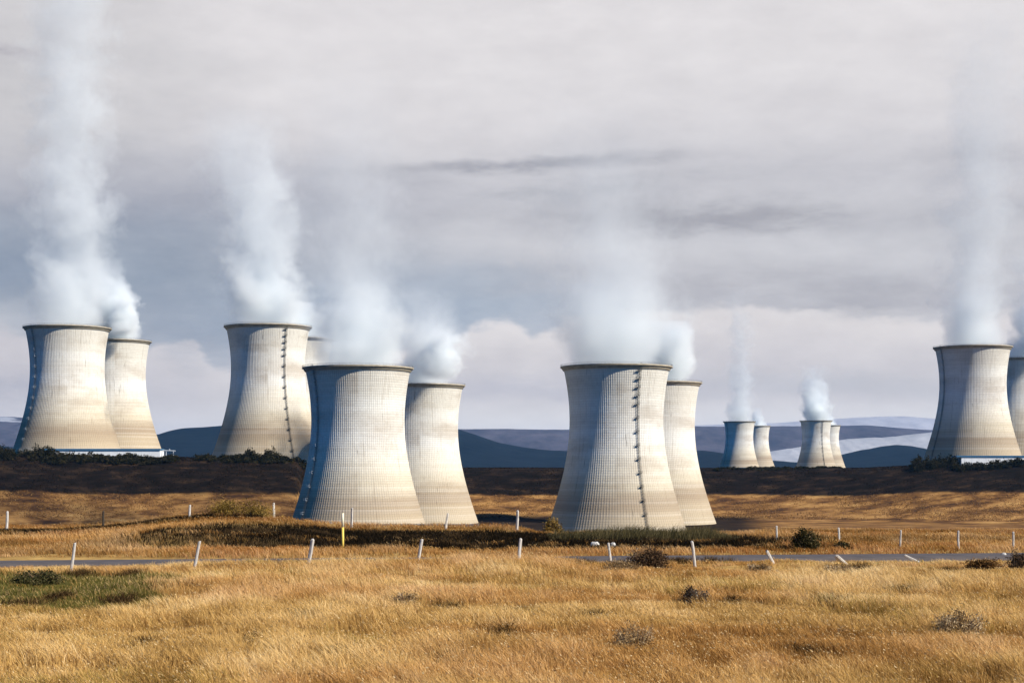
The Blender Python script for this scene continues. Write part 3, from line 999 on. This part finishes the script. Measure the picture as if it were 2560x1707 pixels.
def grass_field(name, n, d0, d1, hmin, hmax, wid, keep):
    x, y = scatter(n, d0, d1)
    tuft = fbm(x / 0.55, y / 0.55, 101, 2)
    patch = 0.5 * fbm(x / 2.4, y / 5.5, 103, 4) + 0.5 * fbm(x / 6.0, y / 4.0, 104, 3)
    pale = sst(fbm(x / 1.7, y / 4.2, 113, 3), 0.58, 0.74)
    k = keep(x, y) & (rng.random(n) < 0.25 + 1.0 * sst(tuft, 0.35, 0.6))
    x, y, tuft, patch, pale = x[k], y[k], tuft[k], patch[k], pale[k]
    n = len(x)
    g_, h_, b_ = zone_masks(x, y)
    tall = sst(patch, 0.36, 0.62)
    h = (hmin + (hmax - hmin) * (0.45 + 0.55 * tall) * rng.uniform(0.55, 1.0, n)) * (0.7 + 0.6 * tuft)
    h = h * (1 - 0.62 * g_)
    pxx = 1280 + F * x / y
    h = h * (1 - (1 - np.interp(pxx, [0, 250, 500, 650, 1380, 1470, 2560], [.45, .5, .85, 1.15, 1.15, .5, .42])) * sst(y, 57, 62) * (y < 72))
    t = 0.27 + 0.08 * sst(y, 38, 50) + 0.42 * sst(patch, 0.30, 0.68) + 0.45 * (tuft - 0.5) + rng.normal(0, 0.17, n)
    t = t + 0.30 * pale - 0.30 * sst(fbm(x / 1.9, y / 3.6, 117, 3), 0.57, 0.74)
    col = pick(STRAW, t)
    if d0 > 60:
        col = col * np.array([0.63, 0.53, 0.48]) * (0.72 + 0.5 * sst(fbm(x / 7, y / 3, 115, 4), 0.35, 0.65))[:, None]
    rus = sst(fbm(x / 6.5, y / 4.0, 107, 3), 0.50, 0.68) * 0.62
    col = col * (1 - rus[:, None] * np.array([0.25, 0.42, 0.5]))
    gm = g_ * (rng.random(n) < 0.86)
    col = np.where((gm > 0.4)[:, None], pick(GREEN, rng.random(n)), col)
    olive = (sst(fbm(x / 3.3, y / 2.2, 109, 3), 0.55, 0.7) * 0.32 > rng.random(n)) & (tall < 0.7)
    col = np.where(olive[:, None], col * np.array([0.62, 0.70, 0.5]), col)
    gust = 0.25 + 0.55 * fbm(x / 2.0, y / 2.0, 111, 2)
    lx = -h * (0.55 * gust + rng.normal(0, 0.36, n))
    ly = h * rng.normal(0.05, 0.3, n)
    bv, bf, bc = blades(x, y, h, wid * rng.uniform(0.5, 1.5, n) * (1 + y / 70), lx, ly, col)
    # pale seed heads nodding on some of the stems
    k = np.where((rng.random(n) < 0.08) & (g_ < 0.3) & (h > 0.16))[0]
    tip = np.stack([x[k] + lx[k], y[k] + ly[k], ground_z(x[k], y[k]) - 0.03 + h[k]], 1)
    q = len(k)
    L = rng.uniform(0.02, 0.05, q)[:, None]
    W = (rng.uniform(0.004, 0.009, q) * (1 + y[k] / 60))[:, None]
    dv = np.stack([-rng.uniform(0.2, 1.0, q), rng.normal(0, 0.4, q), rng.uniform(0.1, 0.9, q)], 1)
    dv /= np.linalg.norm(dv, axis=1)[:, None]
    sd_ = np.cross(dv, rng.normal(0, 1, (q, 3))); sd_ /= np.linalg.norm(sd_, axis=1)[:, None]
    sv_ = np.empty((q, 4, 3))
    sv_[:, 0] = tip - dv * L * 0.4
    sv_[:, 1] = tip + dv * L * 0.3 + sd_ * W
    sv_[:, 2] = tip + dv * L
    sv_[:, 3] = tip + dv * L * 0.3 - sd_ * W
    sc_ = np.repeat(np.clip(pick([(0.42, 0.25, 0.10), (0.58, 0.40, 0.18), (0.72, 0.56, 0.32)], rng.random(q)), 0, 0.9), 4, 0).astype(np.float32)
    sf_ = (np.arange(q) * 4)[:, None] + np.array([[0, 1, 2, 3]]) + len(bv)
    return np.concatenate([bv, sv_.reshape(-1, 3)]), np.concatenate([bf, sf_]), np.concatenate([bc, sc_])


near = grass_field('grass', 740000, 26, 68, 0.14, 0.52, 0.0085, lambda x, y: (y < road_mid(x) - 1.75 - 0.4 * rng.random(len(x))))
far = grass_field('grass', 185000, 71, 108, 0.10, 0.34, 0.012, lambda x, y: (y > road_mid(x) + 1.75 + 0.4 * rng.random(len(x))) & ((zone_masks(x, y)[2] < 0.3) | ((fbm(x / 1.1, y / 1.1, 127, 3) > 0.55) & (y < 84) & (rng.random(len(x)) < 0.8))))
nv = len(near[0])
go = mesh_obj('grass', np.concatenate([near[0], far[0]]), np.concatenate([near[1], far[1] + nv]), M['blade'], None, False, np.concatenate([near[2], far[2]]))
tag(go, 'dry golden grass blowing to the left across the field', 'grass', kind='stuff')

# coarse tussocks on the valley side and moor edge far behind
n = 300000
y = rng.uniform(1090, 1480, n)
x = rng.uniform(-0.345, 0.36, n) * y
_, he2, _ = zone_masks(x, y)
kk = hill_k(x, y, np.clip(1280 + F * x / y, -3000, 5600), y)
cl = fbm(x / 16, y / 26, 151, 4)
k = (kk > 0.02) & (rng.random(n) < 0.15 + 1.1 * sst(cl, 0.42, 0.66)) & ((he2 < 0.5) | (rng.random(n) < 0.5))
for _, px_, d_, _, _, _ in TW:
    k &= (np.hypot(x - at(px_, d_), y - d_) > 46)
x, y, he2, cl = x[k], y[k], he2[k], cl[k]
n = len(x)
ht = rng.uniform(0.25, 0.95, n)
ct = pick([(0.09, 0.045, 0.02), (0.22, 0.115, 0.042), (0.38, 0.215, 0.078), (0.56, 0.35, 0.14)], np.clip(rng.normal(0.5, 0.2, n) - 0.5 * (cl - 0.5), 0, 1))
ct = np.where((he2 > 0.5)[:, None], pick([(0.004, 0.003, 0.002), (0.012, 0.008, 0.005), (0.035, 0.02, 0.010), (0.08, 0.045, 0.022)], np.clip(rng.normal(0.35, 0.28, n), 0, 1)), ct)  # heath plants carry the painted cloud shadow too
vt, ft, ctt = blades(x, y, ht, rng.uniform(0.3, 0.8, n), ht * rng.normal(-0.2, 0.6, n), ht * rng.normal(0, 0.5, n), ct, 1.2)
to = mesh_obj('tussocks', vt, ft, M['blade'], None, False, ctt)
tag(to, 'coarse brown tussocks and heath plants on the far valley side', 'ground cover', kind='stuff')

# near-black tufts painting in the shade of the roadside ditch bank
DARK_TUFT = [(0.006, 0.005, 0.004), (0.014, 0.010, 0.006), (0.03, 0.02, 0.011), (0.085, 0.052, 0.024)]
x, y = scatter(210000, 75.5, 102)
_, _, bm_ = zone_masks(x, y)
k = rng.random(len(x)) < bm_ * (0.3 + 0.9 * fbm(x / .8, y / .8, 121, 2))
x, y = x[k], y[k]
n = len(x)
h = 0.10 + 0.30 * fbm(x / 1.2, y / 1.2, 123, 3) * rng.uniform(0.4, 1.3, n)
col = pick(DARK_TUFT, np.clip(0.3 + 0.2 * rng.normal(0, 1, n) + 0.7 * sst(fbm(x / 1.6, y / 1.6, 125, 3), 0.55, 0.72), 0, 1))
vv = blades(x, y, h, rng.uniform(0.02, 0.045, n), h * rng.normal(0, 0.5, n), h * rng.normal(0, 0.4, n), col, 1.5)
# line of dark tufts below the left-hand part of the far fence
xl = rng.uniform(-36, -16, 16000)
yl = np.interp(xl, [-36, -30, -24, -16], [94, 95, 99, 103]) + rng.normal(0, 0.7, len(xl))
k = rng.random(len(xl)) < sst(fbm(xl / 1.5, yl / 1.5, 131, 3), 0.35, 0.55)
xl, yl = xl[k], yl[k]
nl = len(xl)
hl = rng.uniform(0.15, 0.42, nl)
v2 = blades(xl, yl, hl, rng.uniform(0.02, 0.045, nl), hl * rng.normal(0, 0.5, nl), hl * rng.normal(0, 0.4, nl), pick(DARK_TUFT, np.clip(rng.normal(0.3, 0.2, nl), 0, 1)), 1.5)
spots = [(50, 1526, 120), (430, 1482, 95), (300, 1516, 80), (880, 1416, 90), (560, 1428, 70), (610, 1424, 50), (1790, 1402, 70), (1700, 1404, 60), (840, 1665, 40), (640, 1616, 46), (1300, 1546, 70),
         (700, 1655, 60), (1960, 1478, 90), (2150, 1426, 90), (2430, 1640, 70), (820, 1424, 60), (1010, 1416, 50), (1440, 1406, 60), (2380, 1440, 80), (1120, 1522, 70), (1250, 1600, 60), (2080, 1510, 60),
         (140, 1500, 50), (1820, 1512, 50), (2010, 1650, 60), (1120, 1680, 60), (350, 1640, 50), (1480, 1560, 50), (2250, 1480, 70), (2330, 1470, 60), (760, 1560, 40), (200, 1445, 60), (330, 1442, 60),
         (2300, 1300, 100), (2050, 1296, 80)]
xs_, ys_ = [], []
for px_, py_, w_ in spots[:-2]:
    d_ = F * EYE / (py_ - HZ)
    q = 900
    xs_.append(at(px_, d_) + rng.normal(0, w_ / F * d_ * 0.30, q))
    ys_.append(d_ + rng.normal(0, 0.32 + 0.006 * d_, q))
xs_ = np.concatenate(xs_); ys_ = np.concatenate(ys_)
k = rng.random(len(xs_)) < sst(fbm(xs_ / .5, ys_ / .5, 133, 3), 0.32, 0.58)
xs_, ys_ = xs_[k], ys_[k]
n3_ = len(xs_)
h3 = rng.uniform(0.16, 0.38, n3_)
v3 = blades(xs_, ys_, h3, rng.uniform(0.012, 0.028, n3_), h3 * rng.normal(0, 0.5, n3_), h3 * rng.normal(0, 0.4, n3_),
            pick([(0.012, 0.008, 0.004), (0.05, 0.028, 0.012), (0.11, 0.062, 0.024), (0.3, 0.19, 0.08)], np.clip(rng.normal(0.38, 0.25, n3_), 0, 1)), 1.4)
parts_ = [vv, v2, v3]
o1, o2 = len(vv[0]), len(vv[0]) + len(v2[0])
ho = mesh_obj('dark_tufts', np.concatenate([q[0] for q in parts_]), np.concatenate([vv[1], v2[1] + o1, v3[1] + o2]), M['blade'], None, False, np.concatenate([q[2] for q in parts_]))
tag(ho, 'dark tufts standing in for shade on the bank beyond the road', 'dark_tufts', kind='stuff')


# ------------------------------------------------------------------ scrub far off and shrubs near
def leaf_cloud(c, rad, nclump, nleaf, size, cols, seed, flat=0.6, spread=0.22):
    r_ = np.random.default_rng(seed)
    u = r_.normal(0, 1, (nclump, 3))
    u /= np.linalg.norm(u, axis=1)[:, None]
    u[:, 2] = np.abs(u[:, 2])
    rr_ = r_.uniform(0.35, 1.0, nclump) ** 0.6
    cl = u * rr_[:, None] * np.array(rad)
    tone = r_.random(nclump)
    idx = r_.integers(0, nclump, nleaf)
    p = cl[idx] + r_.normal(0, spread, (nleaf, 3)) * np.array(rad) * 0.8
    p[:, 2] = np.abs(p[:, 2])
    a = r_.normal(0, 1, (nleaf, 3)); a /= np.linalg.norm(a, axis=1)[:, None]
    b = np.cross(a, r_.normal(0, 1, (nleaf, 3))); b /= np.linalg.norm(b, axis=1)[:, None]
    s = size * r_.uniform(0.6, 1.4, nleaf)[:, None]
    v = np.empty((nleaf, 4, 3))
    v[:, 0] = p - a * s
    v[:, 1] = p - b * s * 0.45
    v[:, 2] = p + a * s
    v[:, 3] = p + b * s * 0.45
    v += np.array(c)
    f = (np.arange(nleaf) * 4)[:, None] + np.array([[0, 1, 2, 3]])
    col = pick(cols, np.clip(0.62 * tone[idx] + 0.38 * r_.random(nleaf), 0, 1))
    return v.reshape(-1, 3), f, np.repeat(col, 4, 0).astype(np.float32)


def scrub(name, label, spots, cols, leaf, seed):
    V2, F2, C2, n = [], [], [], 0
    for k, (x, y, w, h, nl) in enumerate(spots):
        v, f, c = leaf_cloud((x, y, gz(x, y) - 0.2), (w, w, h), 9, nl, leaf, cols, seed + k)
        V2.append(v); F2.append(f + n); C2.append(c)
        n += len(v)
    o = mesh_obj(name, np.concatenate(V2), np.concatenate(F2), M['leaf'], None, False, np.concatenate(C2))
    tag(o, label, 'scrub', kind='stuff')


DARKSCRUB = [(0.006, 0.007, 0.004), (0.014, 0.015, 0.008), (0.035, 0.03, 0.014), (0.06, 0.045, 0.02)]
OLIVE = [(0.03, 0.027, 0.011), (0.08, 0.066, 0.028), (0.16, 0.125, 0.058), (0.30, 0.22, 0.11)]
rs = random.Random(5)


def row(px0, px1, d0, d1, n, w, h, nl):
    o = []
    for _ in range(n):
        d = rs.uniform(d0, d1)
        o.append((at(rs.uniform(px0, px1), d), d, rs.uniform(*w), rs.uniform(*h), nl))
    return o


scrub('scrub', 'dark scrub along the hill crest below the left towers', row(-20, 135, 1185, 1225, 36, (3, 7), (4, 8), 260) + row(105, 440, 1178, 1202, 110, (3, 6), (2.0, 3.8), 260)
      + row(500, 800, 1186, 1208, 70, (3, 6), (2.0, 4.0), 260) + row(610, 690, 1195, 1208, 10, (5, 8), (5, 8), 420), DARKSCRUB, 0.75, 300)
scrub('scrub', 'dark scrub around the foot of the right edge tower', row(2285, 2410, 1350, 1374, 30, (3, 7), (5, 9), 260) + row(2390, 2700, 1335, 1350, 60, (3, 6), (3.5, 5.5), 240), DARKSCRUB, 0.8, 700)
scrub('scrub', 'dark scrub along the far crest below the small towers', row(1790, 2130, 1400, 1430, 50, (3, 6), (1.2, 2.4), 160), DARKSCRUB, 0.7, 900)
# tall olive grass in front of the front right tower
x = rng.uniform(at(1365, 90), at(1815, 90), 15000); y = rng.uniform(84, 90.5, len(x))
pxs = 1280 + F * x / y
n = len(x)
hh = np.interp(pxs, [1350, 1420, 1520, 1580, 1640, 1700, 1760, 1820], [.3, .6, .75, .9, .75, .9, .85, .4]) * (0.25 + 0.8 * rng.random(n) ** 1.6) * (0.75 + 0.5 * fbm(x / .7, y / .7, 141, 2))
hh = hh * 0.85
cb = pick(OLIVE, np.clip(0.15 + 0.55 * rng.random(n) + .3 * (fbm(x / .9, y / .9, 143, 2) - .5), 0, 1))
vo, fo, co = blades(x, y, hh, rng.uniform(0.012, 0.026, n), hh * rng.normal(0.25, 0.35, n), hh * rng.normal(0, 0.3, n), cb, 1.3)
o = mesh_obj('tall_grass', vo, fo, M['blade'], None, False, co)
tag(o, 'tall olive grass on the bank before the front tower with the ladder', 'grass', kind='stuff')


def shrub(name, px, py, w_px, h_px, cols, label, nleaf=2600, leaf=0.05, seed=0, stems=16, flat=None, d=None, group=None):
    d = d or F * EYE / (py - HZ)
    x = at(px, d)
    z = gz(x, d)
    w = w_px / F * d / 2
    h = h_px / F * d
    s = empty(name, (x, d, z))
    tag(s, label, 'shrub', group)
    v, f, c = leaf_cloud((0, 0, h * 0.08), (w * 0.82, w * 0.7, h * 0.85), 26, nleaf, leaf, cols, 1000 + seed)
    mesh_obj('foliage', v, f, M['leaf'], s, False, c)
    mb = MB()
    r_ = random.Random(seed)
    for k in range(stems):
        a = r_.uniform(0, 2 * math.pi)
        e = r_.uniform(0.3, 0.95)
        b = Vector((math.cos(a) * w * 0.12, math.sin(a) * w * 0.12, -0.05))
        m1 = Vector((math.cos(a) * w * e * 0.5, math.sin(a) * w * e * 0.45, h * r_.uniform(0.3, 0.5)))
        t1 = Vector((math.cos(a) * w * e * 0.95, math.sin(a) * w * e * 0.8, h * r_.uniform(0.55, 1.0)))
        mb.bar(b, m1, 0.022, 5, 0.014)
        mb.bar(m1, t1, 0.014, 4, 0.005)
        mb.bar(m1, m1 + Vector((r_.uniform(-.3, .3) * w, r_.uniform(-.3, .3) * w, h * 0.4)), 0.01, 4, 0.004)
    mb.build('stems', M['twig'], s)
    return s


DKGREEN = [(0.008, 0.010, 0.005), (0.018, 0.022, 0.009), (0.04, 0.04, 0.015), (0.22, 0.17, 0.08)]
BROWN = [(0.03, 0.019, 0.012), (0.075, 0.045, 0.026), (0.16, 0.10, 0.055), (0.42, 0.31, 0.19)]
PALE = [(0.09, 0.055, 0.026), (0.23, 0.145, 0.065), (0.45, 0.32, 0.17), (0.74, 0.60, 0.40)]
RUSSET = [(0.03, 0.015, 0.006), (0.09, 0.045, 0.016), (0.18, 0.09, 0.03), (0.3, 0.17, 0.06)]
GOLD = [(0.03, 0.02, 0.006), (0.13, 0.085, 0.02), (0.30, 0.19, 0.05), (0.45, 0.31, 0.1)]
shrub('shrub', 2013, 1376, 84, 52, [(0.012, 0.012, 0.006), (0.03, 0.03, 0.012), (0.09, 0.072, 0.03), (0.33, 0.25, 0.13)], 'rounded dark green shrub between two white posts beyond the road', 3600, 0.05, 1)
shrub('shrub', 1620, 1424, 130, 60, BROWN, 'large brown twiggy shrub hiding part of the road before the ladder tower', 5200, 0.04, 2)
shrub('shrub', 1555, 1436, 120, 36, PALE, 'pale dry shrub sprawling left of the large brown twiggy shrub', 2600, 0.035, 3)
shrub('shrub', 1900, 1432, 84, 32, PALE, 'pale seeded shrub at the foot of the slanting post', 2400, 0.034, 4)
shrub('shrub', 2100, 1444, 104, 40, PALE, 'pale seeded shrub just below the strongly fallen post', 3000, 0.034, 5)
shrub('shrub', 1735, 1508, 92, 44, [(0.03, 0.018, 0.012), (0.06, 0.035, 0.022), (0.12, 0.08, 0.05), (0.66, 0.58, 0.44)], 'low dark brown shrub flecked with white seed heads, in open grass', 2800, 0.03, 6)
shrub('shrub', 2400, 1584, 170, 56, PALE, 'widest pale shrub, alone in the grass at far right', 4200, 0.03, 7)
shrub('shrub', 1590, 1640, 150, 70, PALE[:3] + [(0.5, 0.38, 0.24)], 'sparse tan shrub nearest the camera, right of centre', 1900, 0.024, 8)
shrub('shrub', 1018, 1522, 90, 42, PALE, 'small open tan shrub in the grass left of centre', 1200, 0.028, 9)
shrub('shrub', 100, 1462, 150, 38, [(0.012, 0.014, 0.006), (0.035, 0.037, 0.014), (0.10, 0.085, 0.035), (0.33, 0.24, 0.12)], 'dark green shrub at the edge of the green patch on the left', 3400, 0.04, 10)
shrub('shrub', 2548, 1428, 70, 48, BROWN, 'dark brown shrub cut by the right picture edge', 2600, 0.04, 11)
shrub('shrub', 2465, 1432, 130, 34, RUSSET, 'low russet shrub left of the shrub at the right edge', 3000, 0.045, 12)
shrub('shrub', 2105, 1596, 46, 26, PALE, 'tiny pale tuft shrub in the lower right grass', 700, 0.024, 13)
shrub('shrub', 600, 1322, 190, 44, GOLD, 'broad golden bush on the rise beside the left front tower', 5200, 0.06, 14, d=104)
shrub('shrub', 1385, 1312, 60, 42, GOLD, 'small golden bush against the left foot of the ladder front tower', 1600, 0.06, 15, d=97)
shrub('shrub', 2103, 1374, 60, 20, DKGREEN, 'small dark bush at the foot of a white post beyond the road', 1500, 0.045, 16)


# ------------------------------------------------------------------ fence posts, marker, stones
def post(px, base_py, tpx, tpy, label, group, m='post', d=None, wpx=8.0, yaw=0.0):
    d = d or F * EYE / (base_py - HZ)
    x = at(px, d)
    z0 = gz(x, d)
    # real length from the photographed extent; leans sideways and a little in depth
    dx_ = (tpx - px) / F * d
    dz_ = zat(tpy, d) - max(z0, zat(base_py, d)) if False else (base_py - tpy) / F * d
    zb = min(z0, zat(base_py, d)) - 0.25
    top = Vector((dx_, yaw, zat(tpy, d) - z0))
    ax = Vector((dx_, yaw, dz_)).normalized()
    b = top - ax * ((top.z - (zb - z0)) / max(ax.z, 0.25))
    w = wpx / F * d / 2
    r_ = random.Random(int(px * 7))
    n, rings = 9, 9
    s = ax.orthogonal().normalized(); t = ax.cross(s)
    vs, fs = [], []
    ph = [r_.uniform(0.86, 1.12) for _ in range(n)]
    for i in range(rings + 1):
        u = i / rings
        c = b.lerp(top, u) + s * 0.012 * math.sin(u * 5 + px) + t * 0.012 * math.sin(u * 4 + px * 2)
        rad = w * (1.06 - 0.14 * u)
        vs += [c + (s * math.cos(2 * math.pi * k / n) + t * math.sin(2 * math.pi * k / n)) * rad * ph[k] * r_.uniform(0.95, 1.05) for k in range(n)]
    for i in range(rings):
        fs += [(i * n + k, i * n + (k + 1) % n, (i + 1) * n + (k + 1) % n, (i + 1) * n + k) for k in range(n)]
    # chamfered, slightly slanted top
    c = top + ax * w * 0.45
    base = rings * n
    vs += [c + (s * math.cos(2 * math.pi * k / n) + t * math.sin(2 * math.pi * k / n)) * w * 0.55 + ax * w * 0.3 * math.cos(2 * math.pi * k / n) for k in range(n)]
    fs += [(base + k, base + (k + 1) % n, base + n + (k + 1) % n, base + n + k) for k in range(n)]
    fs += [tuple(base + n + k for k in range(n)), tuple(range(n - 1, -1, -1))]
    o = mesh_obj('fence_post', vs, fs, M[m], None, False)
    o.location = (x, d, z0)
    tag(o, label, 'fence post', group)
    return o


NG_ = 'pale posts of the near fence in front of the road'
FG_ = 'thin posts of the far fence beyond the road'
post(175, 1437, 188, 1358, 'pale post leaning right, leftmost of the near fence, above the green patch', NG_)
post(483, 1431, 500, 1354, 'pale post leaning right before the dark bank, second of the near fence', NG_)
post(770, 1426, 781, 1349, 'pale post leaning slightly right, below the left foot of the left front tower', NG_, wpx=10)
post(1043, 1420, 1055, 1349, 'pale leaning post right of the yellow marker, fourth of the near fence', NG_)
post(1297, 1418, 1301, 1347, 'almost upright pale post of the near fence between the two front towers', NG_)
post(1527, 1404, 1521, 1358, 'pale post left of the large brown shrub, before the dark-ladder tower', NG_, wpx=7)
post(1738, 1416, 1729, 1354, 'pale post of the near fence right of the large brown shrub, leaning left', NG_, wpx=8)
post(1936, 1414, 1916, 1377, 'short pale post slanting left in front of the road', NG_, wpx=8, yaw=-0.1)
post(2119, 1414, 2088, 1389, 'thick white post tipped far over to the left', NG_, wpx=12, yaw=-0.2)
post(2290, 1403, 2264, 1388, 'fallen weathered post almost buried in russet grass', NG_, wpx=8, yaw=0.1)
post(16.5, 1333, 18, 1279, 'white far-fence post at the left picture edge', FG_, wpx=6.5)
post(257, 1330, 259, 1278, 'blackened far-fence post on the left', FG_, 'post_dark', wpx=6)
post(473, 1320, 475, 1263, 'pale far-fence post left of the golden bush', FG_, wpx=6, d=101)
post(684, 1300, 684.5, 1258, 'brownish far-fence post behind the golden bush', FG_, 'post', wpx=6, d=106)
post(879, 1306, 881, 1270, 'pale far-fence post in front of the left front tower, right of the marker', FG_, wpx=6, d=103)
post(1115, 1318, 1119, 1284, 'pale far-fence post before the tower tucked behind the left front tower', FG_, wpx=6, d=101)
post(1292, 1332, 1293.5, 1277, 'white far-fence post standing between the two front towers', FG_, wpx=7)
post(1942, 1352, 1941, 1315, 'white far-fence post just left of the rounded dark green shrub', FG_, wpx=5)
post(2097, 1356, 2096.5, 1320, 'white far-fence post just right of the rounded dark green shrub', FG_, wpx=6)
post(2250, 1372, 2252, 1326, 'white far-fence post, third from the right picture edge', FG_, wpx=5.5)
post(2396, 1373, 2396, 1327, 'white far-fence post, second from the right picture edge', FG_, wpx=5.5)
post(2533, 1372, 2533, 1330, 'white far-fence post, nearest the right picture edge', FG_, wpx=5.5)

d = F * EYE / (1374 - HZ)
x = at(857, d)
mk = empty('marker_post', (x, d, gz(x, d)))
tag(mk, 'slim yellow roadside marker post with pale top before the left front tower', 'marker post')
hm = zat(1282, d) - gz(x, d)
mb = MB(); mb.bar((0, 0, -0.3), (0, 0, hm * 0.62), 0.062, 10, 0.06); mb.build('pole', M['yellow'], mk, True)
mb = MB(); mb.bar((0, 0, hm * 0.62 + 0.002), (0, 0, hm), 0.064, 10, 0.058); mb.build('sleeve', M['cream'], mk, True)


def rock(px, py, w_px, h_px, label, seed, d=None):
    d = d or F * EYE / (py - HZ)
    x = at(px, d)
    w = w_px / F * d / 2
    h = h_px / F * d
    r_ = random.Random(seed)
    n, rings = 12, 6
    vs, fs = [], []
    for i in range(rings):
        u = i / (rings - 1)
        for k in range(n):
            a = 2 * math.pi * k / n
            rr_ = math.cos(u * 1.35) ** 0.6 * r_.uniform(0.82, 1.12)
            vs.append((w * rr_ * math.cos(a), w * 0.7 * rr_ * math.sin(a), -0.08 + (h + 0.08) * math.sin(u * 1.57) * r_.uniform(0.9, 1.08)))
    for i in range(rings - 1):
        fs += [(i * n + k, i * n + (k + 1) % n, (i + 1) * n + (k + 1) % n, (i + 1) * n + k) for k in range(n)]
    fs += [tuple((rings - 1) * n + k for k in range(n))]
    o = mesh_obj('stone', vs, fs, M['rock'], None, False)
    o.location = (x, d, gz(x, d) + 0.12)
    tag(o, label, 'stone', 'pale stones along the roadside')


rock(1487, 1366, 24, 9, 'flat pale stone on the dark bank, left of the post before the ladder tower', 1, 79.5)
rock(1532, 1367, 16, 7, 'small pale stone on the dark bank, right of the post before the ladder tower', 2, 79.2)
rock(2510, 1390, 14, 9, 'pale stone at the road edge near the right picture edge', 3)

# ------------------------------------------------------------------ air
mh, g, out = mat('haze_air')
v = g.new('ShaderNodeVolumePrincipled')
v.inputs['Color'].default_value = (0.24, 0.56, 1.0, 1)
v.inputs['Density'].default_value = 1.5e-5
v.inputs['Anisotropy'].default_value = 0.0
g.link(v.outputs[0], out.inputs['Volume'])
hb = MB()
hb.box((0, 0, 235), (25500, 0, 0), (0, 25500, 0), (0, 0, 325))
tag(hb.build('haze', mh), 'thin bluish air between the camera and the hills', 'haze', kind='stuff')
